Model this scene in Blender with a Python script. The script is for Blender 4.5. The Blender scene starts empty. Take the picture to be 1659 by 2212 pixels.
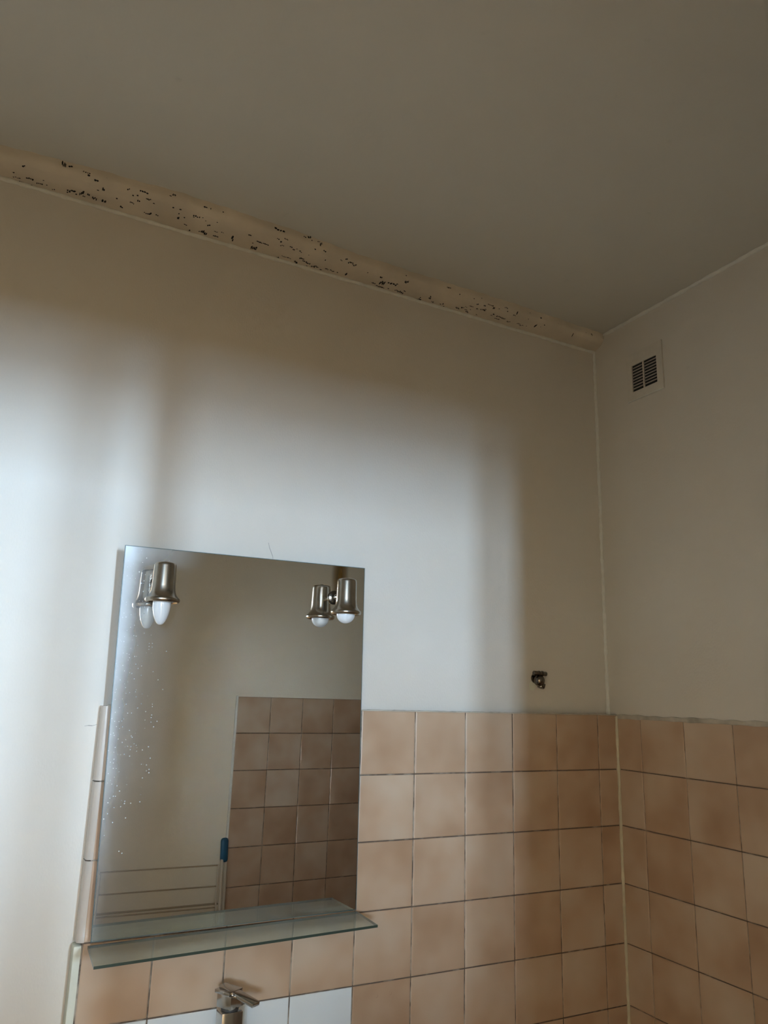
import bpy, bmesh, math, random
from mathutils import Vector, Matrix
random.seed(7)
scene = bpy.context.scene
COL = scene.collection
Z0 = 1.45                      # height of the tile top above the floor; "rel" heights are measured from there

# ------------------------------------------------------------------ camera
F_PX, YAW, PITCH, ROLL = 1641.68, 0.472886, 0.236183, 0.029096
CAM = Vector((-1.58645, -1.71532, 0.037417 + Z0))
fw = Vector((math.sin(YAW)*math.cos(PITCH), math.cos(YAW)*math.cos(PITCH), math.sin(PITCH)))
rt = Vector((math.cos(YAW), -math.sin(YAW), 0)); up = rt.cross(fw)
rt2 = math.cos(ROLL)*rt + math.sin(ROLL)*up; up2 = -math.sin(ROLL)*rt + math.cos(ROLL)*up
cam_d = bpy.data.cameras.new('camera'); cam = bpy.data.objects.new('camera', cam_d); COL.objects.link(cam)
cam_d.sensor_fit = 'VERTICAL'; cam_d.sensor_height = 24.0; cam_d.lens = F_PX/2212*24.0
cam_d.clip_start = 0.01; cam_d.clip_end = 60
m = Matrix((rt2, up2, -fw)).transposed().to_4x4(); m.translation = CAM
cam.matrix_world = m
scene.camera = cam

# ------------------------------------------------------------------ light: two windows of the next room, seen through the doorway
scene.view_settings.view_transform = 'Standard'; scene.view_settings.look = 'None'
scene.view_settings.exposure = 1.05; scene.view_settings.gamma = 1.0; scene.view_settings.use_curve_mapping = False
scene.cycles.max_bounces = 8; scene.cycles.diffuse_bounces = 4; scene.cycles.glossy_bounces = 5
scene.cycles.sample_clamp_indirect = 0.0
scene.cycles.blur_glossy = 0.297
scene.cycles.adaptive_threshold = 0.02
world = bpy.data.worlds.new('world'); scene.world = world; world.use_nodes = True
world.node_tree.nodes['Background'].inputs[0].default_value = (0.55, 0.7, 1.0, 1)
world.node_tree.nodes['Background'].inputs[1].default_value = 0.6
FAR_Y = -7.0
SKY = (0.485, 0.72, 1.0)
WINS = [  # centre x, centre z (abs), width, height of each glazed leaf; watts of the upper (open sky) and lower (buildings) daylight
    (-4.115, 1.725, 0.30, 1.45, 135.0, 36.0),
    (-3.630, 1.725, 0.30, 1.45, 135.0, 36.0),
    (-0.480, 1.725, 0.30, 1.45, 210.0, 55.0),
    (0.090, 1.725, 0.30, 1.45, 110.0, 28.0),
]
for cx, cz, w, h, P_up, P_low in WINS:
    for P, z, hh in ((P_up, cz + h*0.175, h*0.65), (P_low, cz - h*0.325, h*0.35)):
        ld = bpy.data.lights.new('window_daylight', 'AREA'); ld.shape = 'RECTANGLE'; ld.size = w; ld.size_y = hh
        ld.energy = P; ld.color = SKY
        lo = bpy.data.objects.new('window_daylight', ld); COL.objects.link(lo)
        lo.location = (cx, FAR_Y - 0.10, z)
        lo.rotation_euler = Vector((0, 1, 0)).to_track_quat('-Z', 'Z').to_euler()

# ------------------------------------------------------------------ materials
def nodes(name):
    mt = bpy.data.materials.new(name); mt.use_nodes = True
    nt = mt.node_tree; return mt, nt, nt.nodes['Principled BSDF']
def plain(name, col, rough=0.5, metal=0.0, spec=0.5, noise=0.0, nscale=60, bump=0.0, bscale=300):
    mt, nt, b = nodes(name)
    b.inputs['Base Color'].default_value = (*col, 1); b.inputs['Roughness'].default_value = rough
    b.inputs['Metallic'].default_value = metal; b.inputs['Specular IOR Level'].default_value = spec
    tc = nt.nodes.new('ShaderNodeTexCoord')
    if noise:
        n = nt.nodes.new('ShaderNodeTexNoise'); n.inputs['Scale'].default_value = nscale; n.inputs['Detail'].default_value = 4
        nt.links.new(tc.outputs['Object'], n.inputs['Vector'])
        r = nt.nodes.new('ShaderNodeValToRGB')
        r.color_ramp.elements[0].position = 0.3; r.color_ramp.elements[1].position = 0.7
        r.color_ramp.elements[0].color = (*[c*(1-noise) for c in col], 1)
        r.color_ramp.elements[1].color = (*[min(1, c*(1+noise)) for c in col], 1)
        nt.links.new(n.outputs['Fac'], r.inputs['Fac']); nt.links.new(r.outputs['Color'], b.inputs['Base Color'])
    if bump:
        n = nt.nodes.new('ShaderNodeTexNoise'); n.inputs['Scale'].default_value = bscale; n.inputs['Detail'].default_value = 3
        nt.links.new(tc.outputs['Object'], n.inputs['Vector'])
        bp = nt.nodes.new('ShaderNodeBump'); bp.inputs['Strength'].default_value = bump; bp.inputs['Distance'].default_value = 0.001
        nt.links.new(n.outputs['Fac'], bp.inputs['Height']); nt.links.new(bp.outputs['Normal'], b.inputs['Normal'])
    return mt

def wall_paint(name, a, b_, scale=2.0, weave=True):
    mt, nt, b = nodes(name); L = nt.links.new
    b.inputs['Roughness'].default_value = 0.62; b.inputs['Specular IOR Level'].default_value = 0.25
    tc = nt.nodes.new('ShaderNodeTexCoord')
    n = nt.nodes.new('ShaderNodeTexNoise'); n.inputs['Scale'].default_value = scale; n.inputs['Detail'].default_value = 5
    n.inputs['Roughness'].default_value = 0.6
    L(tc.outputs['Object'], n.inputs['Vector'])
    r = nt.nodes.new('ShaderNodeValToRGB'); r.color_ramp.elements[0].position = 0.32; r.color_ramp.elements[1].position = 0.68
    r.color_ramp.elements[0].color = (*b_, 1); r.color_ramp.elements[1].color = (*a, 1)
    L(n.outputs['Fac'], r.inputs['Fac'])
    # small grey scuffs
    n2 = nt.nodes.new('ShaderNodeTexNoise'); n2.inputs['Scale'].default_value = 26; n2.inputs['Detail'].default_value = 6
    L(tc.outputs['Object'], n2.inputs['Vector'])
    r2 = nt.nodes.new('ShaderNodeValToRGB'); r2.color_ramp.elements[0].position = 0.70; r2.color_ramp.elements[1].position = 0.80
    r2.color_ramp.elements[0].color = (0, 0, 0, 1); r2.color_ramp.elements[1].color = (0.18, 0.18, 0.18, 1)
    L(n2.outputs['Fac'], r2.inputs['Fac'])
    mx = nt.nodes.new('ShaderNodeMixRGB'); mx.inputs['Color2'].default_value = (0.36, 0.32, 0.27, 1)
    L(r2.outputs['Color'], mx.inputs['Fac']); L(r.outputs['Color'], mx.inputs['Color1']); L(mx.outputs['Color'], b.inputs['Base Color'])
    v = nt.nodes.new('ShaderNodeTexVoronoi' if weave else 'ShaderNodeTexNoise'); v.inputs['Scale'].default_value = 260 if weave else 120
    mp = nt.nodes.new('ShaderNodeMapping'); mp.inputs['Scale'].default_value = (1, 1, 0.55)
    mp.inputs['Rotation'].default_value = (0, 0.6, 0)
    L(tc.outputs['Object'], mp.inputs['Vector']); L(mp.outputs['Vector'], v.inputs['Vector'])
    bp = nt.nodes.new('ShaderNodeBump'); bp.inputs['Strength'].default_value = 0.10; bp.inputs['Distance'].default_value = 0.002
    L(v.outputs[0], bp.inputs['Height']); L(bp.outputs['Normal'], b.inputs['Normal'])
    return mt

def tile_mat(name, ramp, rough=0.38):
    mt, nt, b = nodes(name); L = nt.links.new
    b.inputs['Roughness'].default_value = rough; b.inputs['Specular IOR Level'].default_value = 0.4
    tc = nt.nodes.new('ShaderNodeTexCoord'); oi = nt.nodes.new('ShaderNodeObjectInfo')
    ml = nt.nodes.new('ShaderNodeMath'); ml.operation = 'MULTIPLY'; ml.inputs[1].default_value = 37.0
    L(oi.outputs['Random'], ml.inputs[0])
    cb = nt.nodes.new('ShaderNodeCombineXYZ')
    for k in range(3): L(ml.outputs[0], cb.inputs[k])
    ad = nt.nodes.new('ShaderNodeVectorMath'); ad.operation = 'ADD'
    L(tc.outputs['Object'], ad.inputs[0]); L(cb.outputs[0], ad.inputs[1])
    n = nt.nodes.new('ShaderNodeTexNoise'); n.inputs['Scale'].default_value = 7; n.inputs['Detail'].default_value = 2
    n.inputs['Roughness'].default_value = 0.5
    L(ad.outputs[0], n.inputs['Vector'])
    sh = nt.nodes.new('ShaderNodeMath'); sh.operation = 'MULTIPLY_ADD'; sh.inputs[1].default_value = 0.22; sh.inputs[2].default_value = -0.11
    L(oi.outputs['Random'], sh.inputs[0])
    s2 = nt.nodes.new('ShaderNodeMath'); s2.operation = 'ADD'; L(n.outputs['Fac'], s2.inputs[0]); L(sh.outputs[0], s2.inputs[1])
    r = nt.nodes.new('ShaderNodeValToRGB')
    while len(r.color_ramp.elements) < len(ramp): r.color_ramp.elements.new(0.5)
    for e, (p, c) in zip(r.color_ramp.elements, ramp): e.position = p; e.color = (*c, 1)
    L(s2.outputs[0], r.inputs['Fac']); L(r.outputs['Color'], b.inputs['Base Color'])
    n3 = nt.nodes.new('ShaderNodeTexNoise'); n3.inputs['Scale'].default_value = 25
    L(ad.outputs[0], n3.inputs['Vector'])
    bp = nt.nodes.new('ShaderNodeBump'); bp.inputs['Strength'].default_value = 0.08; bp.inputs['Distance'].default_value = 0.004
    L(n3.outputs['Fac'], bp.inputs['Height']); L(bp.outputs['Normal'], b.inputs['Normal'])
    return mt

def grout_mat(name):
    """light vertical joints, dirty brown horizontal joints (rows lie every 15 cm below the tile top)"""
    mt, nt, b = nodes(name); L = nt.links.new
    b.inputs['Roughness'].default_value = 0.9
    g = nt.nodes.new('ShaderNodeNewGeometry'); sp = nt.nodes.new('ShaderNodeSeparateXYZ'); L(g.outputs['Position'], sp.inputs[0])
    a = nt.nodes.new('ShaderNodeMath'); a.operation = 'SUBTRACT'; a.inputs[1].default_value = Z0 - 0.075
    L(sp.outputs['Z'], a.inputs[0])
    md = nt.nodes.new('ShaderNodeMath'); md.operation = 'PINGPONG'; md.inputs[1].default_value = 0.075; L(a.outputs[0], md.inputs[0])
    gt = nt.nodes.new('ShaderNodeMath'); gt.operation = 'GREATER_THAN'; gt.inputs[1].default_value = 0.0725; L(md.outputs[0], gt.inputs[0])
    n = nt.nodes.new('ShaderNodeTexNoise'); n.inputs['Scale'].default_value = 28; n.inputs['Detail'].default_value = 5; L(g.outputs['Position'], n.inputs['Vector'])
    f = nt.nodes.new('ShaderNodeMath'); f.operation = 'MULTIPLY_ADD'; f.inputs[1].default_value = 0.15; L(gt.outputs[0], f.inputs[0]); L(n.outputs['Fac'], f.inputs[2])
    r = nt.nodes.new('ShaderNodeValToRGB'); r.color_ramp.elements[0].position = 0.42; r.color_ramp.elements[1].position = 0.62
    r.color_ramp.elements[0].color = (0.42, 0.34, 0.255, 1); r.color_ramp.elements[1].color = (0.13, 0.088, 0.06, 1)
    L(f.outputs[0], r.inputs['Fac']); L(r.outputs['Color'], b.inputs['Base Color'])
    return mt

def mirror_mat():
    mt, nt, b = nodes('mirror_silvering'); L = nt.links.new
    b.inputs['Metallic'].default_value = 1; b.inputs['Base Color'].default_value = (0.90, 0.895, 0.87, 1); b.inputs['Roughness'].default_value = 0.005
    tc = nt.nodes.new('ShaderNodeTexCoord'); sp = nt.nodes.new('ShaderNodeSeparateXYZ'); L(tc.outputs['Object'], sp.inputs[0])
    # dried film along the left edge (object x runs -0.29 .. 0.29, z runs -0.39 .. 0.39)
    n = nt.nodes.new('ShaderNodeTexNoise'); n.inputs['Scale'].default_value = 9; n.inputs['Detail'].default_value = 6; L(tc.outputs['Object'], n.inputs['Vector'])
    def math_(op, i0, i1, i2=None, clamp=False):
        q = nt.nodes.new('ShaderNodeMath'); q.operation = op; q.use_clamp = clamp
        for k, v in enumerate((i0, i1, i2)):
            if v is None: continue
            if isinstance(v, (int, float)): q.inputs[k].default_value = v
            else: L(v, q.inputs[k])
        return q.outputs[0]
    def rng(src, a, b_, c, d):
        q = nt.nodes.new('ShaderNodeMapRange'); q.interpolation_type = 'SMOOTHSTEP'
        for k, v in zip(('From Min', 'From Max', 'To Min', 'To Max'), (a, b_, c, d)): q.inputs[k].default_value = v
        L(src, q.inputs['Value']); return q.outputs[0]
    wob = math_('MULTIPLY_ADD', n.outputs['Fac'], 0.05, -0.025)
    xw = math_('ADD', sp.outputs['X'], wob)
    edge = rng(xw, -0.29, -0.255, 0.42, 0.0)
    film = rng(xw, -0.29, -0.14, 0.26, 0.0)
    low = rng(sp.outputs['Z'], -0.33, 0.05, 0.25, 1.0)
    top = math_('MULTIPLY', rng(sp.outputs['Z'], 0.33, 0.385, 0.0, 0.30), rng(xw, -0.25, -0.10, 1.0, 0.0))
    f1 = math_('ADD', math_('MULTIPLY', math_('ADD', edge, film), low), top, None, True)
    # dried droplets, thick at the left edge
    vo = nt.nodes.new('ShaderNodeTexVoronoi'); vo.inputs['Scale'].default_value = 160; L(tc.outputs['Object'], vo.inputs['Vector'])
    hs = nt.nodes.new('ShaderNodeSeparateColor'); L(vo.outputs['Color'], hs.inputs[0])
    spot = math_('LESS_THAN', vo.outputs['Distance'], math_('MULTIPLY_ADD', hs.outputs[1], 0.19, 0.09))
    dens = rng(xw, -0.295, -0.17, 0.95, 0.0)
    dz = math_('MULTIPLY', rng(sp.outputs['Z'], -0.28, -0.02, 0.0, 1.0), rng(sp.outputs['Z'], 0.10, 0.36, 1.0, 0.55))
    ok = math_('LESS_THAN', hs.outputs[0], math_('MULTIPLY', dens, dz))
    f2 = math_('MULTIPLY', spot, ok)
    fac = math_('MAXIMUM', f1, math_('MULTIPLY', f2, 0.85))
    df = nt.nodes.new('ShaderNodeBsdfDiffuse'); df.inputs['Color'].default_value = (0.80, 0.82, 0.82, 1)
    mx = nt.nodes.new('ShaderNodeMixShader'); L(fac, mx.inputs[0]); L(b.outputs[0], mx.inputs[1]); L(df.outputs[0], mx.inputs[2])
    L(mx.outputs[0], nt.nodes['Material Output'].inputs['Surface'])
    return mt

def glass_mat(name, tint):
    mt, nt, b = nodes(name); L = nt.links.new; nt.nodes.remove(b)
    t = nt.nodes.new('ShaderNodeBsdfTransparent'); t.inputs['Color'].default_value = (*tint, 1)
    g = nt.nodes.new('ShaderNodeBsdfGlossy'); g.inputs['Roughness'].default_value = 0.02; g.inputs['Color'].default_value = (0.9, 0.95, 0.92, 1)
    fr = nt.nodes.new('ShaderNodeFresnel'); fr.inputs['IOR'].default_value = 1.52
    mx = nt.nodes.new('ShaderNodeMixShader'); L(fr.outputs[0], mx.inputs[0]); L(t.outputs[0], mx.inputs[1]); L(g.outputs[0], mx.inputs[2])
    d = nt.nodes.new('ShaderNodeBsdfDiffuse'); d.inputs['Color'].default_value = (0.62, 0.66, 0.62, 1)
    tc = nt.nodes.new('ShaderNodeTexCoord'); n = nt.nodes.new('ShaderNodeTexNoise'); n.inputs['Scale'].default_value = 14; n.inputs['Detail'].default_value = 5
    L(tc.outputs['Object'], n.inputs['Vector'])
    r = nt.nodes.new('ShaderNodeMapRange'); r.inputs['From Min'].default_value = 0.35; r.inputs['From Max'].default_value = 0.8
    r.inputs['To Min'].default_value = 0.08; r.inputs['To Max'].default_value = 0.26; L(n.outputs['Fac'], r.inputs['Value'])
    m2 = nt.nodes.new('ShaderNodeMixShader'); L(r.outputs[0], m2.inputs[0]); L(mx.outputs[0], m2.inputs[1]); L(d.outputs[0], m2.inputs[2])
    L(m2.outputs[0], nt.nodes['Material Output'].inputs['Surface'])
    return mt

WALL = (0.74, 0.665, 0.575)
M = {}
M['wall'] = wall_paint('wallpaper_paint', WALL, (0.71, 0.62, 0.515))
M['front_wall'] = wall_paint('cream_wall_paint', (0.84, 0.73, 0.575), (0.80, 0.68, 0.52))
M['ceiling'] = wall_paint('ceiling_paint', (0.68, 0.625, 0.535), (0.65, 0.59, 0.495), 1.4, False)
M['cornice'] = plain('cornice_stained_paint', (0.67, 0.56, 0.43), 0.7, noise=0.12, nscale=9)
M['bead'] = plain('white_sealant', (0.76, 0.71, 0.62), 0.5, noise=0.05)
M['seal'] = plain('yellowed_sealant', (0.62, 0.53, 0.36), 0.5, noise=0.12, nscale=30)
M['ledge'] = plain('grey_sealant', (0.50, 0.43, 0.34), 0.7, noise=0.25, nscale=22)
M['plaster'] = plain('cream_plaster', (0.72, 0.68, 0.54), 0.8, noise=0.06, nscale=30)
M['tile'] = tile_mat('peach_tile', [(0.22, (0.44, 0.265, 0.155)), (0.48, (0.535, 0.355, 0.23)), (0.78, (0.62, 0.465, 0.335))])
M['white_tile'] = tile_mat('white_tile', [(0.2, (0.74, 0.74, 0.72)), (0.8, (0.80, 0.80, 0.78))], 0.25)
M['grout'] = grout_mat('dirty_grout')
M['mold'] = plain('black_mould', (0.018, 0.014, 0.011), 0.9)
M['mold_soft'] = plain('grey_mould', (0.20, 0.15, 0.11), 0.9)
M['crack'] = plain('hairline_crack', (0.22, 0.19, 0.16), 0.9)
M['mirror'] = mirror_mat()
M['mirror_edge'] = plain('ground_glass_edge', (0.10, 0.13, 0.12), 0.35)
M['board'] = plain('mirror_backing', (0.22, 0.19, 0.16), 0.7, noise=0.1)
M['nickel'] = plain('worn_nickel', (0.37, 0.335, 0.28), 0.26, 1.0, noise=0.10, nscale=50)
M['chrome'] = plain('chrome', (0.72, 0.72, 0.70), 0.10, 1.0)
M['tap'] = plain('dull_chrome', (0.50, 0.49, 0.47), 0.16, 1.0)
M['edge_tile'] = tile_mat('beige_edge_tile', [(0.2, (0.50, 0.41, 0.33)), (0.8, (0.60, 0.50, 0.41))], 0.22)
M['old_chrome'] = plain('tarnished_chrome', (0.17, 0.15, 0.125), 0.22, 1.0, noise=0.2, nscale=90)
M['opal'] = plain('opal_glass', (0.80, 0.80, 0.79), 0.07, 0, 0.6)
M['socket'] = plain('lamp_socket', (0.05, 0.045, 0.04), 0.6)
M['glass'] = glass_mat('shelf_glass', (0.89, 0.93, 0.90))
M['glass_edge'] = plain('green_glass_edge', (0.045, 0.06, 0.045), 0.2)
M['vent'] = plain('vent_plastic', (0.70, 0.62, 0.52), 0.6, noise=0.04)
M['slat'] = plain('vent_slat_plastic', (0.40, 0.34, 0.29), 0.5, noise=0.12)
M['dark'] = plain('painted_cavity_shade', (0.012, 0.011, 0.010), 0.9)  # near-black colour painted in for the shade inside openings
M['ceramic'] = plain('white_ceramic', (0.80, 0.80, 0.79), 0.12)
M['blue'] = plain('blue_plastic', (0.012, 0.10, 0.19), 0.4, noise=0.1)
M['tube'] = plain('cream_coated_tube', (0.62, 0.52, 0.40), 0.4)
M['rod'] = plain('aged_cream_rod', (0.42, 0.32, 0.20), 0.5)
M['floor'] = plain('terracotta_floor', (0.22, 0.13, 0.075), 0.5, noise=0.15, nscale=12)
M['hall_floor'] = plain('brown_parquet', (0.62, 0.43, 0.27), 0.45, noise=0.2, nscale=8)
M['hall_wall'] = plain('ochre_hall_paint', (0.87, 0.69, 0.485), 0.8, noise=0.05, nscale=6)
M['wood'] = plain('painted_door_wood', (0.55, 0.45, 0.33), 0.45, noise=0.06)

# ------------------------------------------------------------------ mesh helpers
def link(name, me, mat, parent=None, smooth=False):
    if mat is not None and not me.materials: me.materials.append(mat)
    if smooth:
        for p in me.polygons: p.use_smooth = True
    o = bpy.data.objects.new(name, me); COL.objects.link(o)
    if parent is not None: o.parent = parent
    return o
def fin(name, bm, mat, parent=None, smooth=False, angle=None):
    bmesh.ops.recalc_face_normals(bm, faces=bm.faces)
    me = bpy.data.meshes.new(name); bm.to_mesh(me); bm.free()
    o = link(name, me, mat, parent, smooth)
    if angle is not None:
        for p in me.polygons: p.use_smooth = True
        me.set_sharp_from_angle(angle=math.radians(angle))
    return o
def add_box(bm, x0, x1, y0, y1, z0, z1, bev=0.0, seg=2, mtx=None):
    vs = [bm.verts.new((x, y, z)) for x in (x0, x1) for y in (y0, y1) for z in (z0, z1)]
    q = [(0,1,3,2),(4,6,7,5),(0,4,5,1),(2,3,7,6),(0,2,6,4),(1,5,7,3)]
    fs = [bm.faces.new([vs[i] for i in f]) for f in q]
    if bev:
        es = list({e for f in fs for e in f.edges})
        r = bmesh.ops.bevel(bm, geom=es, offset=bev, segments=seg, affect='EDGES', profile=0.5)
        vs = list({v for f in r['faces'] for v in f.verts} | {v for v in vs if v.is_valid})
    if mtx is not None: bmesh.ops.transform(bm, matrix=mtx, verts=vs)
    return vs
def box(name, x0, x1, y0, y1, z0, z1, mat, parent=None, bev=0.0, seg=2):
    bm = bmesh.new(); add_box(bm, x0, x1, y0, y1, z0, z1, bev, seg)
    return fin(name, bm, mat, parent, angle=35 if bev else None)
def lathe(bm, prof, n=40, mtx=None):
    """prof: (r, z) pairs; r 0 closes"""
    rings = []
    for r, z in prof:
        if r < 1e-6: rings.append([bm.verts.new((0, 0, z))])
        else: rings.append([bm.verts.new((r*math.cos(2*math.pi*k/n), r*math.sin(2*math.pi*k/n), z)) for k in range(n)])
    for a, b in zip(rings, rings[1:]):
        for k in range(n):
            k2 = (k+1) % n
            if len(a) == 1 and len(b) == 1: continue
            if len(a) == 1: bm.faces.new((a[0], b[k2], b[k]))
            elif len(b) == 1: bm.faces.new((a[k], a[k2], b[0]))
            else: bm.faces.new((a[k], a[k2], b[k2], b[k]))
    if mtx is not None: bmesh.ops.transform(bm, matrix=mtx, verts=[v for r in rings for v in r])
def tube(bm, p, q, r, n=12):
    p, q = Vector(p), Vector(q); d = q - p
    mtx = Matrix.Translation(p) @ d.to_track_quat('Z', 'Y').to_matrix().to_4x4()
    lathe(bm, [(0, 0), (r*0.8, 0), (r, r*0.2), (r, d.length - r*0.2), (r*0.8, d.length), (0, d.length)], n, mtx)
def tube_obj(name, p, q, r, mat, parent=None, n=12):
    bm = bmesh.new(); tube(bm, p, q, r, n); return fin(name, bm, mat, parent, angle=40)
def lathe_obj(name, prof, mat, parent=None, n=40, mtx=None, angle=30):
    bm = bmesh.new(); lathe(bm, prof, n, mtx); return fin(name, bm, mat, parent, angle=angle)
def thing(name, label, cat, loc, rz=0, group=None):
    o = bpy.data.objects.new(name, None); COL.objects.link(o); o.empty_display_size = 0.05
    o.location = loc; o.rotation_euler = (0, 0, rz); o['label'] = label; o['category'] = cat
    if group: o['group'] = group
    return o
def struct(o, label=None):
    o['kind'] = 'structure'
    if label: o['label'] = label
    return o

# ------------------------------------------------------------------ room shell
XL, XR = -2.30, 0.072           # left and right wall
YB, YF = 0.036, -1.547          # painted back wall, front wall (faces the mirror)
ZC = 1.20 + Z0                  # ceiling
DX0, DX1, DZ = -1.91, -1.12, 2.04   # doorway in the front wall
YF2 = YF - 0.10
HX0, HX1 = -5.2, 1.6            # next room
floor = struct(box('floor', XL, XR, YF2, YB, -0.05, 0, M['floor']), 'terracotta floor of the washroom')
ceiling = struct(box('ceiling', XL, XR, YF, YB + 0.1, ZC, ZC + 0.1, M['ceiling']), 'grey white plaster ceiling above the mirror wall')
wall_back = struct(box('wall_back', XL - 0.1, XR + 0.1, YB, YB + 0.1, 0, ZC, M['wall']), 'off-white papered wall with peach tiles behind the mirror')
wall_right = struct(box('wall_right', XR, XR + 0.1, YF2, YB, 0, ZC, M['wall']), 'beige papered wall with the vent and peach tiles')
wall_left = struct(box('wall_left', XL - 0.1, XL, YF2, YB, 0, ZC, M['wall']), 'plain papered wall on the left side')
bm = bmesh.new()
add_box(bm, XL, DX0, YF2, YF, 0, ZC); add_box(bm, DX1, XR, YF2, YF, 0, ZC); add_box(bm, DX0, DX1, YF2, YF, DZ, ZC)
wall_front = struct(fin('wall_front', bm, M['front_wall']), 'papered wall with doorway and tiles, seen in the mirror')
bm = bmesh.new()
add_box(bm, DX0 - 0.06, DX0, YF2 - 0.015, YF2, 0, DZ + 0.06, 0.004); add_box(bm, DX1, DX1 + 0.06, YF2 - 0.015, YF2, 0, DZ + 0.06, 0.004)
add_box(bm, DX0, DX1, YF2 - 0.015, YF2, DZ, DZ + 0.06, 0.004)
struct(fin('door_1', bm, M['wood'], angle=35), 'painted casing around the doorway')

# next room behind the camera, lit by its two windows
struct(box('floor_hall', HX0, HX1, FAR_Y, YF2, -0.05, 0, M['hall_floor']), 'brown parquet of the next room')
struct(box('ceiling_hall', HX0, HX1, FAR_Y - 0.15, YF2, ZC, ZC + 0.1, M['hall_wall']), 'ceiling of the next room')
struct(box('wall_hall_left', HX0 - 0.1, HX0, FAR_Y, YF2, 0, ZC, M['hall_wall']), 'left wall of the next room')
struct(box('wall_hall_right', HX1, HX1 + 0.1, FAR_Y, YF2, 0, ZC, M['hall_wall']), 'right wall of the next room')
bm = bmesh.new()
add_box(bm, HX0 - 0.1, XL - 0.1, YF2 - 0.002, YF, 0, ZC); add_box(bm, XR + 0.1, HX1 + 0.1, YF2 - 0.002, YF, 0, ZC)
struct(fin('wall_hall_near', bm, M['hall_wall']), 'wall of the next room beside the washroom')
struct(box('wall_hall_added_blocker', -2.75, -0.62, -3.06, -3.0, 0, Z0 - 0.12, M['hall_wall']), 'added half-height light blocker behind the camera')  # unseen, added to cut the window light low on the back wall
bm = bmesh.new(); xs = HX0 - 0.1
for cx, cz, w, h, P_up, P_low in WINS:
    add_box(bm, xs, cx - w/2, FAR_Y - 0.15, FAR_Y, 0, ZC)
    if cz - h/2 > 0.06: add_box(bm, cx - w/2, cx + w/2, FAR_Y - 0.15, FAR_Y, 0, cz - h/2)
    else: add_box(bm, cx - w/2, cx + w/2, FAR_Y - 0.15, FAR_Y, 0, max(0.02, cz - h/2))
    add_box(bm, cx - w/2, cx + w/2, FAR_Y - 0.15, FAR_Y, cz + h/2, ZC); xs = cx + w/2
add_box(bm, xs, HX1 + 0.1, FAR_Y - 0.15, FAR_Y, 0, ZC)
struct(fin('wall_hall_far', bm, M['hall_wall']), 'window wall of the next room')
for k, (cx, cz, w, h, P_up, P_low) in enumerate(WINS):
    bm = bmesh.new(); y0, y1, t = FAR_Y - 0.06, FAR_Y - 0.02, 0.012
    add_box(bm, cx - w/2, cx - w/2 + t, y0, y1, cz - h/2, cz + h/2); add_box(bm, cx + w/2 - t, cx + w/2, y0, y1, cz - h/2, cz + h/2)
    add_box(bm, cx - w/2, cx + w/2, y0, y1, cz - h/2, cz - h/2 + t); add_box(bm, cx - w/2, cx + w/2, y0, y1, cz + h/2 - t, cz + h/2)
    struct(fin('window_%d' % (k + 1), bm, M['wood']), 'window of the next room, behind the camera')

# ------------------------------------------------------------------ tiles
S, J = 0.15, 0.0022            # pitch, joint
TH = 0.0065
def tile_mesh(name, w, h, mat):
    """tile lying in the xz plane, face at y=0 looking to -y, centre at origin"""
    bm = bmesh.new(); rings = []
    for ins, y in ((0.0, TH), (0.0, 0.0022), (0.0007, 0.0008), (0.0025, 0.0)):
        a, b = w/2 - ins, h/2 - ins
        rings.append([bm.verts.new(v) for v in ((-a, y, -b), (a, y, -b), (a, y, b), (-a, y, b))])
    for r, q in zip(rings, rings[1:]):
        for k in range(4): bm.faces.new((r[k], r[(k+1) % 4], q[(k+1) % 4], q[k]))
    bm.faces.new(rings[-1])
    bmesh.ops.recalc_face_normals(bm, faces=bm.faces)
    me = bpy.data.meshes.new(name); bm.to_mesh(me); bm.free(); me.materials.append(mat); return me
MESH = {}
def tile(parent, kind, u0, u1, v0, v1, place):
    w, h = round(u1 - u0 - J, 4), round(v1 - v0 - J, 4); key = (kind, w, h)
    if key not in MESH: MESH[key] = tile_mesh('tile', w, h, M[kind])
    o = bpy.data.objects.new('tile', MESH[key]); COL.objects.link(o); o.parent = parent
    place(o, (u0 + u1)/2, (v0 + v1)/2)
    o.rotation_euler.x += random.uniform(-1, 1)*0.0022; o.rotation_euler.z += random.uniform(-1, 1)*0.0022
    return o
ROWS = [(Z0 - (j+1)*S, Z0 - j*S) for j in range(9)] + [(0.0, Z0 - 9*S)]
def pl_back(o, u, v): o.location = (u, random.uniform(-0.0005, 0.0005), v)
def pl_right(o, u, v): o.location = (XR - 0.0035 + random.uniform(-0.0005, 0.0005), u, v); o.rotation_euler = (0, 0, -math.pi/2)
def pl_front(o, u, v): o.location = (u, YF + TH + 0.001, v); o.rotation_euler = (0, 0, math.pi)
XT = -1.352                    # left end of the tiled half wall
box('tile_backing', XT + 0.010, XR - 0.004, 0.0016, YB, 0, Z0 - 0.0015, M['grout'], wall_back)
cols = [(-1.353 + 0.013, -1.203)] + [(-1.203 + i*S, -1.203 + (i+1)*S) for i in range(8)] + [(-0.003, XR - 0.003)]
for j, (z0, z1) in enumerate(ROWS):
    for i, (x0, x1) in enumerate(cols):
        tile(wall_back, 'white_tile' if j == 4 and i < 4 else 'tile', x0, x1, z0, z1, pl_back)
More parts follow.
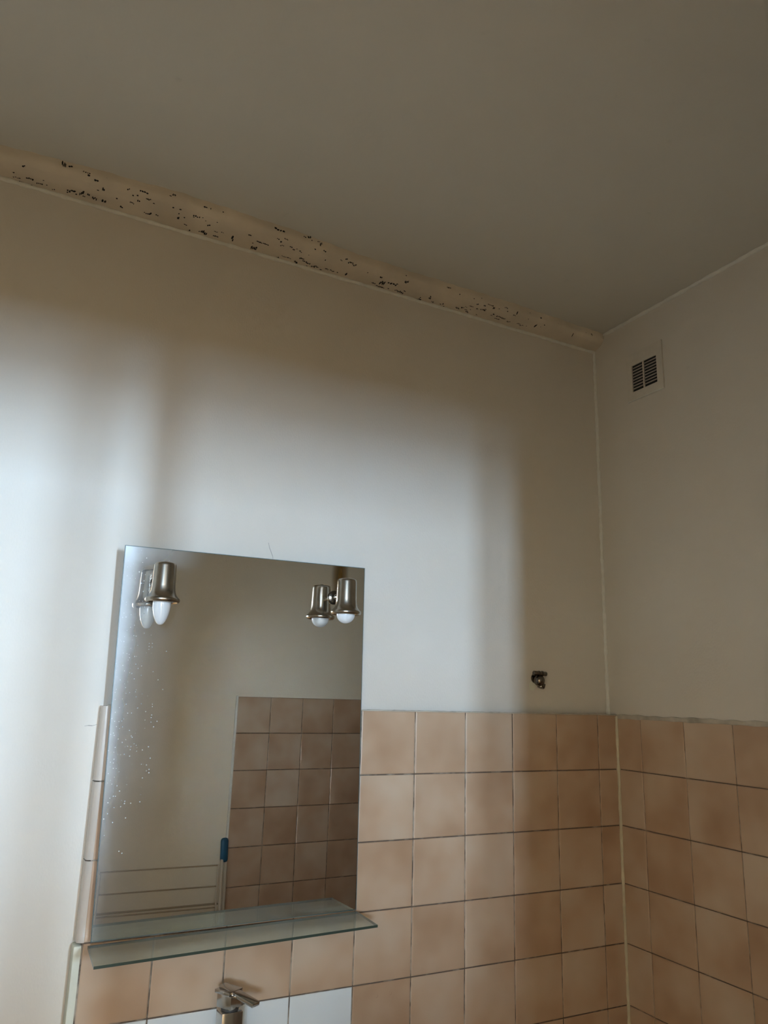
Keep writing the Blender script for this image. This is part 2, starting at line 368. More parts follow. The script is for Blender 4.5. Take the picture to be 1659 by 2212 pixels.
# rounded edge tiles on the first three rows, plaster edge below
def edge_tile(z0, z1, mat, name):
    bm = bmesh.new(); R = 0.011; x = XT
    prof = [(x + R + 0.003, 0.0)] + [(x + R - R*math.sin(a), R - R*math.cos(a)) for a in [math.pi/2*k/8 for k in range(9)]] + [(x, YB), (x + R + 0.003, YB)]
    A = [bm.verts.new((px, py, z0)) for px, py in prof]; B = [bm.verts.new((px, py, z1)) for px, py in prof]
    n = len(prof)
    for k in range(n): bm.faces.new((A[k], A[(k+1) % n], B[(k+1) % n], B[k]))
    bm.faces.new(A); bm.faces.new(B)
    return fin(name, bm, mat, wall_back, angle=35)
for j in range(3): edge_tile(ROWS[j][0] + 0.0012, ROWS[j][1] - 0.0012, M['edge_tile'], 'edge_tile')
ep = box('plaster_edge', XT - 0.004, XT + 0.013, 0.0015, YB, 0, ROWS[3][1] - 0.004, M['plaster'], wall_back, 0.003)
# right wall: tile faces flush with the paper above
YT = [-0.002, -0.0904] + [-0.0904 - i*S for i in range(1, 10)] + [YF + 0.002]
YT = [y for k, y in enumerate(YT)]
wr = wall_right.data
box('tile_backing', XR - 0.0012, XR + 0.02, YF, -0.001, 0, Z0 - 0.006, M['grout'], wall_right)
for (z0, z1) in ROWS:
    for a, b in zip(YT[1:], YT[:-1]):
        if b - a > 0.01: tile(wall_right, 'tile', a, b, z0, z1, pl_right)
# front wall: tiled from x = -0.555 to the right corner (seen in the mirror)
XTF = -0.555
box('tile_backing', XTF, XR, YF - 0.01, YF + TH - 0.001, 0, Z0 - 0.001, M['grout'], wall_front)
fc = [(XTF + i*S, XTF + (i+1)*S) for i in range(4)] + [(XTF + 4*S, XR)]
for (z0, z1) in ROWS:
    for x0, x1 in fc: 
        if x1 - x0 > 0.01: tile(wall_front, 'tile', x0, x1, z0, z1, pl_front)
box('tile_edge_sealant', XTF - 0.008, XTF + 0.002, YF, YF + TH + 0.001, 0, Z0 + 0.003, M['bead'], wall_front, 0.002)
# rust-coloured run on the front wall, seen at the top right of the mirror
def stain_mat():
    mt, nt, b = nodes('rust_run'); L = nt.links.new
    b.inputs['Base Color'].default_value = (0.50, 0.27, 0.07, 1); b.inputs['Roughness'].default_value = 0.8
    tc = nt.nodes.new('ShaderNodeTexCoord'); mp = nt.nodes.new('ShaderNodeMapping'); mp.inputs['Scale'].default_value = (22, 1, 6)
    L(tc.outputs['Object'], mp.inputs['Vector'])
    g = nt.nodes.new('ShaderNodeTexGradient'); g.gradient_type = 'SPHERICAL'; L(mp.outputs[0], g.inputs[0])
    ml = nt.nodes.new('ShaderNodeMath'); ml.operation = 'MULTIPLY'; ml.inputs[1].default_value = 0.7; L(g.outputs['Fac'], ml.inputs[0])
    t = nt.nodes.new('ShaderNodeBsdfTransparent'); mx = nt.nodes.new('ShaderNodeMixShader')
    L(ml.outputs[0], mx.inputs[0]); L(t.outputs[0], mx.inputs[1]); L(b.outputs[0], mx.inputs[2]); L(mx.outputs[0], nt.nodes['Material Output'].inputs['Surface'])
    return mt
st = box('rust_stain', -0.05, 0.05, 0.0002, 0.0006, -0.17, 0.17, stain_mat(), wall_front)
st.location = (-0.100, YF, Z0 + 0.56)
# drill holes in one tile below the mirror, their inner shade painted black
for hx, hz in ((-0.692, -0.627), (-0.657, -0.626)):
    h = lathe_obj('drill_hole', [(0.0, -0.0009), (0.0022, -0.0008), (0.0031, -0.0001), (0.0033, 0.0004)], M['dark'], wall_back, 12,
                  Matrix.Translation((hx, -0.0002, hz + Z0)) @ Matrix.Rotation(math.pi/2, 4, 'X'))

# ------------------------------------------------------------------ trims
CXS = [-2.30, -1.70, -1.56, -1.30, -1.0, -.86, -.63, -.33, .06, XR + 0.001]
CYS = [-.022, -.022, -.038, -.055, -.047, -.033, -.028, -.030, -.016, -.014]
def interp(x, xs, ys):
    for k in range(len(xs) - 1):
        if x <= xs[k+1]: f = (x - xs[k])/(xs[k+1] - xs[k]); return ys[k]*(1-f) + ys[k+1]*f
    return ys[-1]
def corn(x, s):
    yf = interp(x, CXS, CYS); P = [(yf, 1.2), (yf + .003, 1.184), (yf + .016, 1.169), (.036, 1.157)]
    i = min(int(s), 2); f = s - i
    return Vector((x, P[i][0]*(1-f) + P[i+1][0]*f, Z0 + P[i][1]*(1-f) + P[i+1][1]*f))
bm = bmesh.new(); prev = None; NX = 140
for k in range(NX + 1):
    x = XL + (XR + 0.0005 - XL)*k/NX
    jit = 0.0016*math.sin(k*1.9) + 0.0012*math.sin(k*0.71 + 2)
    ring = [bm.verts.new(corn(x, s) + Vector((0, jit if s < 1 else 0, 0))) for s in (0, .5, 1, 1.25, 1.5, 1.75, 2, 2.5, 3)]
    ring.append(bm.verts.new((x, YB, ZC)))
    if prev:
        n = len(ring)
        for q in range(n): bm.faces.new((prev[q], ring[q], ring[(q+1) % n], prev[(q+1) % n]))
    prev = ring
cornice = struct(fin('trim_1', bm, M['cornice'], angle=40), 'peeling beige cornice strip speckled with black mould')
MOLD = "-1.651,1.85,4.5,3.6;-1.67,2.45,3.6,3.6;-1.691,3,11.9,5.5;-1.676,3,18.3,3.7;-1.663,2.7,11.8,2.7;-1.651,3,10.1,5.5;-1.636,2.55,11.8,4.5;-1.634,3,15.6,4.6;-1.615,2.7,10,3.6;-1.608,2.45,2.7,2.7;-1.6,2.65,3.6,2.7;-1.595,3,22.9,2.7;-1.585,2.8,5.5,2.7;-1.571,0.65,7.2,8.1;-1.557,0.65,6.3,4;-1.567,3,6.4,2.7;-1.522,0.85,12.5,2.7;-1.517,1.1,3.6,3.6;-1.499,1.4,7.1,4;-1.479,0.7,3.6,3.6;-1.492,2.2,3.6,3.1;-1.481,2.1,4.5,7.2;-1.527,2.6,4.5,7.3;-1.522,2.5,3.6,9;-1.519,2.7,4.5,2.7;-1.536,2.7,3.6,3.6;-1.51,2.55,4.5,4.5;-1.496,2.65,8.2,6.4;-1.478,2.65,3.6,7.3;-1.472,2.65,4.1,8.2;-1.553,2.7,6.4,4.5;-1.548,2.6,13.6,4.5;-1.449,2.35,2.7,3.6;-1.434,2.7,4.6,4.6;-1.428,1.45,4.5,4;-1.416,2,3.6,2.7;-1.406,1.85,3.6,2.7;-1.394,1.3,15.2,3.1;-1.401,2.2,5.4,5.4;-1.414,2.35,8.1,4.1;-1.381,1.95,8.9,3.1;-1.367,2.1,3.1,3.6;-1.375,2.65,11.8,3.6;-1.367,2.6,3.2,5.5;-1.352,2.6,5.5,3.2;-1.383,3,5.5,2.3;-1.326,0.6,6.3,5.4;-1.334,0.9,4,2.2;-1.322,2.05,3.1,3.6;-1.305,2.05,3.6,3.6;-1.305,2.25,2.7,4.1;-1.303,2.45,3.6,7.3;-1.29,2.35,3.6,3.2;-1.282,2.65,6.4,2.7;-1.268,2.85,3.7,3.7;-1.264,2.15,13.5,4.5;-1.27,2.2,3.6,2.7;-1.249,1,6.3,2.7;-1.236,0.95,2.3,4.5;-1.205,0.85,3.6,2.7;-1.213,2.1,2.3,2.7;-1.229,2.35,5.5,5.5;-1.24,2.2,2.7,2.3;-1.249,2.1,2.7,2.3;-1.243,2.75,5.5,3.7;-1.233,2.75,12,8.3;-1.207,2.55,7.3,2.8;-1.191,2.5,5.5,2.3;-1.203,2.75,10.2,4.2;-1.163,2.6,3.7,12;-1.126,2.2,5.5,2.8;-1.121,2.95,4.7,3.7;-1.102,2.75,11.2,6.5;-1.11,2.55,2.8,2.8;-1.092,2.4,13.9,3.2;-1.078,2.4,10.2,2.8;-1.035,2.95,7.6,4.7;-1.074,2.95,2.8,2.8;-1.16,2.7,3.1,7;-1.125,2.2,5.3,3.1;-1.11,2.55,2.7,3.1;-1.102,2.8,10.9,5.5;-1.12,2.95,4.7,2.7;-1.074,2.95,2.4,2.4;-1.097,2.4,9.3,3.1;-1.078,2.4,12.4,3.1;-1.057,0.7,21.5,4.6;-1.055,1.9,5.4,3.1;-1.045,2.05,3.5,4.6;-1.036,2.2,5.4,2.3;-1.041,2.25,2.3,3.1;-1.034,1.65,7.7,2.3;-1.014,2.15,6.2,3.1;-1.005,2.25,4.7,3.9;-0.998,2.15,3.1,2.3;-0.988,2.2,3.9,3.9;-0.983,2.25,3.1,2.3;-1.02,2.75,9.4,2.8;-1.006,2.75,10.2,2.8;-1.034,2.9,6.3,3.9;-0.983,2.85,7.1,4.7;-0.973,2.55,10.2,3.9;-0.965,2.65,5.5,3.9;-0.955,2.7,5.5,4.8;-0.951,2.9,4,4.8;-0.948,2.7,5.5,4;-0.934,2.8,8,5.6;-0.926,2.75,9.6,3.6;-0.91,2.85,4,2.4;-0.974,0.25,7,5.5;-0.987,0.5,6.2,3.1;-0.966,0.6,3.1,2.3;-0.946,0.35,5.5,2.3;-0.939,0.6,4.7,6.3;-0.924,1.4,7,3.5;-0.951,1.6,3.9,3.1;-0.913,2.2,2.4,5.5;-0.961,2.25,2.3,2.3;-0.896,2.7,7.2,3.6;-0.88,2.7,9.6,3.2;-0.864,2.7,2.4,2.4;-0.839,2.65,3.2,9.7;-0.858,1.35,4.8,2.8;-0.843,1.65,11.9,4;-0.832,1.8,8.8,4.8;-0.871,1.75,4.7,2.4;-0.786,2.1,2.8,3.6;-0.743,2.1,5.7,4.9;-0.753,2.7,9,3.7;-0.736,2.8,9.9,3.3;-0.73,2.5,10.6,9.8;-0.725,2.8,14,3.3;-0.747,3,4.1,2.5;-0.702,2.35,22.1,5.7;-0.689,2.25,4.1,3.3;-0.704,2.75,4.1,2.5;-0.677,2.7,9.9,3.3;-0.664,2.75,14.1,5;-0.655,2.6,5,3.3;-0.666,1.8,9,4.9;-0.674,1,2.5,2.5;-0.601,2.9,10.1,3.4;-0.6,2.7,3.4,3.4;-0.573,2.55,5.9,5.1;-0.574,2.4,2.9,3.4;-0.557,2.75,5.9,2.5;-0.523,2.7,3.4,4.3;-0.53,2.75,3.4,2.6;-0.533,0.8,9.3,2.5;-0.473,2.7,9.5,3.4;-0.462,2.55,3.4,4.3;-0.493,1.3,2.5,2.5;-0.597,2.85,6.4,2.8;-0.571,2.6,4.3,2.8;-0.573,2.45,2.1,2.8;-0.555,2.8,3.6,2.1;-0.524,2.65,2.9,2.9;-0.516,2.85,2.9,2.2;-0.533,0.8,9.9,2.5;-0.475,2.65,9.4,2.9;-0.46,2.5,8,2.2;-0.452,2.4,5.8,1.8;-0.438,2.75,7.3,5.1;-0.446,2.6,5.8,2.9;-0.439,2.25,11.6,2.5;-0.433,2.5,3.6,2.2;-0.443,1.3,2.9,2.2;-0.419,0.9,3.3,2.2;-0.425,1.9,5.1,2.9;-0.416,2.3,4.4,3.6;-0.397,2.25,13.1,5.1;-0.391,2.15,4.4,2.9;-0.401,1.85,5.1,3.6;-0.382,1.5,15.3,2.6;-0.368,1.7,5.1,5.1;-0.403,2.75,4.4,2.6;-0.355,2.35,4.4,5.2;-0.359,2.45,4.4,3;-0.331,2.4,17.1,3.7;-0.334,2.6,13.4,3;-0.314,2.45,7.5,4.5;-0.292,2.55,9,4.5;-0.328,1.2,8.1,2.6;-0.319,1.65,3.3,3.7;-0.35,1.65,3.3,1.8;-0.284,1.4,3,8.2;-0.29,1.85,7.4,2.2;-0.255,2.45,9.8,3;-0.246,2.55,4.5,2.7;-0.239,2.5,3,2.3;-0.226,2.45,2.7,2.3;-0.199,2.2,3.4,10.7;-0.195,1,3.4,3.4;-0.172,1.85,3.1,2.3;-0.18,2.15,2.7,1.5;-0.125,0.85,2.3,3.9;-0.055,1.9,2.4,13.4;-0.008,0.85,2.8,2.4;0.017,0.9,4.4,4;0.075,3,7.4,6.6;-0.239,0.75,2.3,1.9;-0.237,1.75,2.6,2.3;0.081,2.5,9.8,2"
bmk, bms = bmesh.new(), bmesh.new()
for rec in MOLD.split(';'):
    x, s, w, h = [float(v) for v in rec.split(',')]
    s = min(max(s, 0.03), 2.96)
    c = corn(x, s); e = 0.004
    tx = (corn(x + e, s) - corn(x - e, s)).normalized()
    ts = (corn(x, min(s + .04, 3)) - corn(x, max(s - .04, 0))).normalized()
    nn = tx.cross(ts).normalized()
    if nn.dot(CAM - c) < 0: nn = -nn
    w, h = w/1000*1.4, h/1000*1.7
    soft = w > 0.012 and h < 0.005
    blobs = 1 if w < 0.006 else (2 if w < 0.010 else 4)
    for b_ in range(blobs):
        off = (b_ + 0.5)/blobs - 0.5
        cc = c + tx*w*off + ts*random.uniform(-0.25, 0.25)*h*(blobs > 1) + nn*(0.0005 + 0.0001*b_)
        a, d = w/2/blobs*random.uniform(0.8, 1.5), h/2*random.uniform(0.6, 1.0)
        t_ = bms if soft and b_ % 2 == 0 else bmk
        vs = []
        for k in range(9):
            an = 2*math.pi*k/9; rr = random.uniform(0.6, 1.1)
            vs.append(t_.verts.new(cc + tx*a*rr*math.cos(an) + ts*d*rr*math.sin(an)))
        t_.faces.new(vs)
for name, b_, mt in (('mould_spots', bmk, 'mold'), ('mould_smudges', bms, 'mold_soft')):
    o = fin(name, b_, M[mt], cornice); o['kind'] = 'stuff'; o['label'] = 'black mould specks' if mt == 'mold' else 'greyish mould smudges'
def wobble_bead(name, p, q, r, mat, label, n=60):
    bm = bmesh.new(); p, q = Vector(p), Vector(q); d = (q - p).normalized()
    u = d.orthogonal().normalized(); v = d.cross(u); prev = None
    for k in range(n + 1):
        c = p.lerp(q, k/n); rr = r*(1 + 0.18*math.sin(k*2.3) + 0.12*math.sin(k*0.9 + 1))
        ring = [bm.verts.new(c + (u*math.cos(2*math.pi*a/10) + v*math.sin(2*math.pi*a/10))*rr) for a in range(10)]
        if prev:
            for a in range(10): bm.faces.new((prev[a], prev[(a+1) % 10], ring[(a+1) % 10], ring[a]))
        prev = ring
    return struct(fin(name, bm, mat, smooth=True), label)
wobble_bead('trim_2', (XL, YB, Z0 + 1.156), (XR, YB, Z0 + 1.156), 0.006, M['bead'], 'white sealant bead under the cornice', 160)
wobble_bead('trim_3', (XR, YB, Z0 - 0.002), (XR, YB, Z0 + 1.157), 0.0068, M['bead'], 'white sealant bead in the papered corner', 90)
wobble_bead('trim_4', (XR, YF, ZC), (XR, YB, ZC), 0.0075, M['bead'], 'white sealant bead between vent wall and ceiling', 90)
wobble_bead('trim_5', (XR - 0.0045, -0.0010, 0), (XR - 0.0045, -0.0010, Z0 - 0.004), 0.0048, M['seal'], 'yellowed sealant bead in the tiled corner', 110)
wobble_bead('trim_6', (XT + 0.01, 0.0035, Z0 - 0.0005), (XR, 0.0035, Z0 - 0.0005), 0.0022, M['ledge'], 'thin grey sealant line on top of the tiles', 160)
bm = bmesh.new(); prev = None
for k in range(121):
    y = -0.004 + (YF + 0.004)*k/120; a = 0.0012*math.sin(k*1.3) + 0.0008*math.sin(k*0.37)
    ring = [bm.verts.new(v) for v in ((XR + 0.001, y, Z0 + 0.002 + a), (XR - 0.005, y, Z0 + 0.001 + a), (XR - 0.0055, y, Z0 - 0.008), (XR - 0.0035, y, Z0 - 0.0105 - a*0.6), (XR + 0.001, y, Z0 - 0.0105))]
    if prev:
        for q in range(4): bm.faces.new((prev[q], prev[q+1], ring[q+1], ring[q]))
    prev = ring
struct(fin('trim_7', bm, M['ledge'], angle=50), 'dirty grey sealant band on top of the vent wall tiles')
# hairline cracks in the wallpaper
def crack(pts, w):
    bm = bmesh.new(); pv = None
    for k, (x, z) in enumerate(pts):
        ww = w*(0.4 + 0.6*math.sin(math.pi*(k + 0.5)/len(pts)))
        a = bm.verts.new((x - ww, YB - 0.0006, z + Z0 - ww)); b = bm.verts.new((x + ww, YB - 0.0006, z + Z0 + ww))
        if pv: bm.faces.new((pv[0], pv[1], b, a))
        pv = (a, b)
    return fin('crack', bm, M['crack'], wall_back)
crack([(-1.005, .391), (-1.002, .380), (-.996, .367), (-.992, .358), (-.991, .352)], 0.0004)
crack([(-1.379, -.0435), (-1.372, -.0420), (-1.364, -.0425), (-1.354, -.040)], 0.0005)

# ------------------------------------------------------------------ mirror
TL, TR_, BR, BL = (-1.346, .336), (-.767, .345), (-.757, -.440), (-1.329, -.443)
mc = Vector((-1.05, -0.020, -0.05 + Z0))
MW, MH = 0.577, 0.784
mroot = thing('wall_mirror', 'frameless rectangular mirror hanging slightly askew above the washbasin', 'mirror', mc)
roll = 0.0135; yaw = 0.0156
def mir_pt(x, z, off):   # point on the tilted mirror plane, off metres in front of it
    y = -0.020 + yaw*(x + 1.05) - 0.0046*(z + 0.05)
    return Vector((x, y - off, z + Z0))
bm = bmesh.new()
# glass sheet built from its measured corners
fr = [bm.verts.new(mir_pt(x, z, 0.0) - mc) for x, z in (BL, BR, TR_, TL)]
f_ = bm.faces.new(fr)
me = bpy.data.meshes.new('mirror_face'); bm.to_mesh(me); bm.free()
mf = link('silvered_face', me, M['mirror'], mroot)
bm = bmesh.new()
A = [bm.verts.new(mir_pt(x, z, -0.00005) - mc) for x, z in (BL, BR, TR_, TL)]; B = [bm.verts.new(mir_pt(x, z, -0.005) - mc) for x, z in (BL, BR, TR_, TL)]
for k in range(4): bm.faces.new((A[k], A[(k+1) % 4], B[(k+1) % 4], B[k]))
bm.faces.new(B)
fin('glass_edge', bm, M['mirror_edge'], mroot)
bm = bmesh.new()          # dark ground edge line around the silvering
O = [mir_pt(x, z, 0.0002) - mc for x, z in (BL, BR, TR_, TL)]; cen = sum(O, Vector())/4
I = [p + Vector((math.copysign(0.0014, cen.x - p.x), 0, math.copysign(0.0014, cen.z - p.z))) for p in O]
A = [bm.verts.new(p) for p in O]; B = [bm.verts.new(p) for p in I]
for k in range(4): bm.faces.new((A[k], A[(k+1) % 4], B[(k+1) % 4], B[k]))
fin('edge_line', bm, M['mirror_edge'], mroot)
bm = bmesh.new()
cs = [(-1.30, -.41), (-.79, -.41), (-.79, -.02), (-1.30, -.02)]
A = [bm.verts.new(mir_pt(x, z, -0.005) - mc) for x, z in cs]; B = [bm.verts.new(Vector((x, -0.0008, z + Z0)) - mc) for x, z in cs]
for k in range(4): bm.faces.new((A[k], A[(k+1) % 4], B[(k+1) % 4], B[k]))
bm.faces.new(A); bm.faces.new(B)
fin('mounting_board', bm, M['board'], mroot)

# ------------------------------------------------------------------ mirror lamps
def mirror_lamp(cx, cz_rim, cy, arm_x, arm_z, label, candle):
    base = mir_pt(arm_x, arm_z, 0.0)
    t = thing('mirror_lamp', label, 'lamp', base, 0, 'nickel lamps on the mirror')
    def P(v): return Vector(v) - base
    ax = Vector((cx, cy, Z0 + arm_z))
    d = (ax - base).normalized()
    q = d.to_track_quat('Z', 'Y').to_matrix().to_4x4()
    q0 = Vector((0, -1, 0)).to_track_quat('Z', 'Y').to_matrix().to_4x4()
    lathe_obj('rosette', [(0, 0.0004), (0.0165, 0.0004), (0.0168, 0.003), (0.0155, 0.0055), (0.010, 0.0075), (0.0075, 0.011), (0, 0.0115)], M['old_chrome'], t, 36, q0)
    arm = lathe_obj('arm', [(0.0042, 0.006), (0.0042, (ax - base).length - 0.01)], M['chrome'], t, 20, q)
    lathe_obj('arm_collar', [(0, 0.011), (0.0066, 0.0112), (0.0072, 0.0125), (0.0072, 0.0165), (0.0062, 0.018), (0, 0.0182)], M['chrome'], arm, 24, q)
    mt = Matrix.Translation(P((cx, cy, Z0 + cz_rim)))
    sh = lathe_obj('lamp_shade', [(0.0215, 0.010), (0.0265, 0.0005), (0.0300, -0.0040), (0.0330, -0.0046), (0.0352, -0.0022), (0.0358, 0.0010), (0.0346, 0.0038), (0.0322, 0.0056), (0.0310, 0.0072),
        (0.0290, 0.0095), (0.0270, 0.0130), (0.0255, 0.0175), (0.0246, 0.0235), (0.0240, 0.0300), (0.0228, 0.0720), (0.0224, 0.0752), (0.0214, 0.0774), (0.0190, 0.0786), (0.004, 0.0790), (0, 0.0790)], M['nickel'], t, 56, mt, 55)
    lathe_obj('cap_screw', [(0.0050, 0.0785), (0.0050, 0.0805), (0.0040, 0.0815), (0, 0.0817)], M['old_chrome'], sh, 20, mt)
    lathe_obj('socket', [(0, 0.004), (0.022, 0.004), (0.0235, 0.010)], M['socket'], sh, 32, mt)
    if candle:
        pr = [(0.0150, 0.012), (0.0176, 0.004), (0.0186, -0.003), (0.0184, -0.012), (0.0174, -0.021), (0.0155, -0.030), (0.0128, -0.038), (0.0098, -0.0445), (0.0068, -0.0485), (0.0035, -0.0505), (0, -0.0510)]
    else:
        R = 0.0216; c = -0.0035
        pr = [(R*math.cos(a), c + R*math.sin(a)) for a in [math.radians(50 - 10*k) for k in range(14)]] + [(0, c - R)]
    lathe_obj('bulb', pr, M['opal'], t, 48, mt, 60)
    return t
mirror_lamp(-1.270, 0.2165, -0.093, -1.2700, 0.258, 'nickel mirror lamp with a pointed white candle bulb', True)
mirror_lamp(-0.8485, 0.2215, -0.092, -0.8480, 0.264, 'nickel mirror lamp with a round white globe bulb', False)

# ------------------------------------------------------------------ glass shelf
sr = thing('glass_shelf', 'narrow clear glass shelf under the mirror', 'shelf', (-1.05, -0.03, Z0 - 0.445))
FL, FR, RB, LB = Vector((-1.3385, -0.1485, -.4470)), Vector((-.7625, -0.1320, -.4402)), Vector((-.7590, -0.0215, -.4400)), Vector((-1.3350, -0.0300, -.4462))
so = Vector((-1.05, -0.03, -0.445))
bm = bmesh.new(); T5 = Vector((0, 0, -0.005))
tp = [bm.verts.new(v - so) for v in (FL, FR, RB, LB)]; bt = [bm.verts.new(v - so + T5) for v in (FL, FR, RB, LB)]
bm.faces.new(tp); bm.faces.new(list(reversed(bt)))
gp = fin('glass_plate', bm, M['glass'], sr)
bm = bmesh.new()
tp = [bm.verts.new(v - so) for v in (FL, FR, RB, LB)]; bt = [bm.verts.new(v - so + T5) for v in (FL, FR, RB, LB)]
for k in range(4): bm.faces.new((tp[k], tp[(k+1) % 4], bt[(k+1) % 4], bt[k]))
e = fin('polished_edge', bm, M['glass_edge'], sr); e['label'] = 'dark green polished glass edge'

# ------------------------------------------------------------------ hook / lamp stub on the wall
hk = thing('wall_hook', 'small tarnished metal bracket with a ball knob on the papered wall', 'bracket', (-0.193, YB, Z0 + 0.100))
qy = Matrix.Rotation(math.pi/2, 4, 'X')
lathe_obj('wall_plate', [(0, 0.0002), (0.0125, 0.0002), (0.0125, 0.003), (0.010, 0.0045), (0, 0.005)], M['old_chrome'], hk, 28, Matrix.Translation((-0.003, 0, -0.004)) @ qy)
lathe_obj('stem', [(0.0055, 0.002), (0.0055, 0.018)], M['old_chrome'], hk, 18, Matrix.Translation((-0.003, 0, -0.004)) @ qy)
lathe_obj('ball_knob', [(0, 0.0135)] + [(0.0135*math.sin(math.radians(a)), 0.0135*math.cos(math.radians(a))) for a in range(15, 180, 15)] + [(0, -0.0135)], M['old_chrome'], hk, 32, Matrix.Translation((-0.006, -0.020, -0.010)), 80)
lathe_obj('knob_foot', [(0, 0), (0.0085, 0.001), (0.0095, 0.005), (0.0095, 0.012)], M['old_chrome'], hk, 24, Matrix.Translation((-0.001, -0.018, -0.028)) @ Matrix.Rotation(0.35, 4, 'Y'), 50)
bm = bmesh.new(); tube(bm, (-0.025, -0.022, 0.0075), (0.014, -0.022, 0.0065), 0.0056, 20); xb = fin('crossbar', bm, M['old_chrome'], hk, angle=50)
for dx in (-0.0085, 0.0015):
    lathe_obj('clamp_ring', [(0.0050, -0.0016), (0.0066, -0.0012), (0.0066, 0.0012), (0.0050, 0.0016)], M['old_chrome'], xb, 20, Matrix.Translation((dx, -0.022, 0.007)) @ Matrix.Rotation(math.pi/2, 4, 'Y'))
bm = bmesh.new(); vs = []
for k in range(11):
    a = 2*math.pi*k/11; rr = 0.0125*(0.75 + 0.3*random.random())
    vs.append(bm.verts.new((-0.012 + rr*math.cos(a), -0.0004, -0.022 + rr*math.sin(a))))
bm.faces.new(vs); fin('torn_paper', bm, M['plaster'], hk)
hk.scale = (1.15, 1.15, 1.15)

# ------------------------------------------------------------------ vent on the right wall
vt = thing('air_vent', 'square white louvred air vent high on the wall near the ceiling corner', 'vent', (XR, -0.1765, Z0 + 0.932))
def vb(name, y0, y1, z0, z1, x0, x1, mat, bev=0.0):
    return box(name, -x1, -x0, y0 + 0.1765, y1 + 0.1765, z0 - 0.932, z1 - 0.932, mat, vt, bev)
OY0, OY1, OZ0, OZ1 = -.225, -.128, .957, 1.043
bm = bmesh.new(); D_ = 0.005
for (y0, y1, z0, z1) in ((-.247, OY0, .932, 1.083), (OY1, -.106, .932, 1.083), (OY0, OY1, .932, OZ0), (OY0, OY1, OZ1, 1.083)):
    add_box(bm, -D_, 0, y0 + .1765, y1 + .1765, z0 - .932, z1 - .932)
bmesh.ops.remove_doubles(bm, verts=bm.verts, dist=1e-5)
fin('face_plate', bm, M['vent'], vt)
vb('duct_shade_panel', OY0, OY1, OZ0, OZ1, 0.0002, 0.0008, M['dark'])  # thin black sheet, painted shade in place of an open duct
vb('centre_bar', -.1752, -.1718, OZ0, OZ1, 0.001, 0.0056, M['vent'])
NS = 8; pitch = (OZ1 - OZ0)/(NS + 1)
for side in ((OY0, -.1752), (-.1718, OY1)):
    L_ = side[1] - side[0]; me_key = 'slat%0.4f' % L_
    if me_key not in MESH:
        bm = bmesh.new(); add_box(bm, -0.0045, -0.0008, -L_/2, L_/2, -0.0009, 0.0009)
        bmesh.ops.recalc_face_normals(bm, faces=bm.faces); MESH[me_key] = bpy.data.meshes.new('slat'); bm.to_mesh(MESH[me_key]); bm.free(); MESH[me_key].materials.append(M['slat'])
    for k in range(NS):
        o = bpy.data.objects.new('slat', MESH[me_key]); COL.objects.link(o); o.parent = vt
        o.location = (0, (side[0] + side[1])/2 + .1765, OZ0 + pitch*(k + 1) - .932); o.rotation_euler = (0, 0.5, 0)
vb('sealant_edge', -.248, -.1055, .9295, .9325, 0.0002, 0.0055, M['bead'], 0.0012)

# ------------------------------------------------------------------ washbasin and tap (only the head of the tap reaches into the picture)
ws = thing('washbasin', 'white ceramic pedestal washbasin below the mirror', 'washbasin', (-1.05, 0, 0))
def ring_pts(cx, cy, a, b, n=48, e=3.0):
    out = []
    for k in range(n):
        t = 2*math.pi*k/n; c, s = math.cos(t), math.sin(t)
        out.append((cx + a*math.copysign(abs(c)**(2/e), c), cy + b*math.copysign(abs(s)**(2/e), s)))
    return out
RIM = Z0 - 0.70
def loft(name, rings, mat, parent, cap0=True, cap1=True):
    bm = bmesh.new(); R = []
    for (cx, cy, a, b, z, e) in rings: R.append([bm.verts.new((x, y, z)) for x, y in ring_pts(cx, cy, a, b, 48, e)])
    for p, q in zip(R, R[1:]):
        for k in range(48): bm.faces.new((p[k], p[(k+1) % 48], q[(k+1) % 48], q[k]))
    if cap0: bm.faces.new(R[0])
    if cap1: bm.faces.new(R[-1])
    return fin(name, bm, mat, parent, angle=40)
loft('basin', [(0, -.19, .12, .10, RIM - .20, 2.2), (0, -.215, .22, .17, RIM - .13, 2.4), (0, -.226, .275, .218, RIM - .03, 3.5), (0, -.228, .285, .2255, RIM - .012, 4), (0, -.228, .28, .222, RIM, 4),
     (0, -.262, .215, .15, RIM, 2.6), (0, -.262, .205, .14, RIM - .012, 2.5), (0, -.262, .16, .11, RIM - .09, 2.3), (0, -.262, .05, .04, RIM - .125, 2)], M['ceramic'], ws)
loft('pedestal', [(0, -.17, .11, .095, 0, 2.6), (0, -.17, .095, .08, .05, 2.6), (0, -.17, .075, .07, .35, 2.4), (0, -.17, .10, .085, RIM - .19, 2.4)], M['ceramic'], ws)
lathe_obj('drain', [(0, 0.002), (0.018, 0.002), (0.022, 0)], M['chrome'], ws, 24, Matrix.Translation((0, -.262, RIM - .1245)))
tp_x, tp_y = -1.0580, -0.072
tap = thing('mixer_tap', 'square chrome mixer tap with a flat lever in front of the white tiles', 'tap', (tp_x, tp_y, RIM))
ZT = Z0 - 0.578 - RIM           # top of the square column above the basin deck
box('column', -0.021, 0.021, -0.021, 0.021, 0.0, ZT, M['tap'], tap, 0.0015)
box('foot_plate', -0.025, 0.025, -0.025, 0.025, 0.0002, 0.006, M['tap'], tap, 0.0015)
box('spout', -0.017, 0.017, -0.15, -0.02, ZT - 0.060, ZT - 0.038, M['tap'], tap, 0.002)
lathe_obj('neck', [(0.0175, ZT - 0.001), (0.0175, ZT + 0.007)], M['socket'], tap, 24)
TURN = Matrix.Rotation(math.radians(30), 4, 'Z')
bm = bmesh.new()
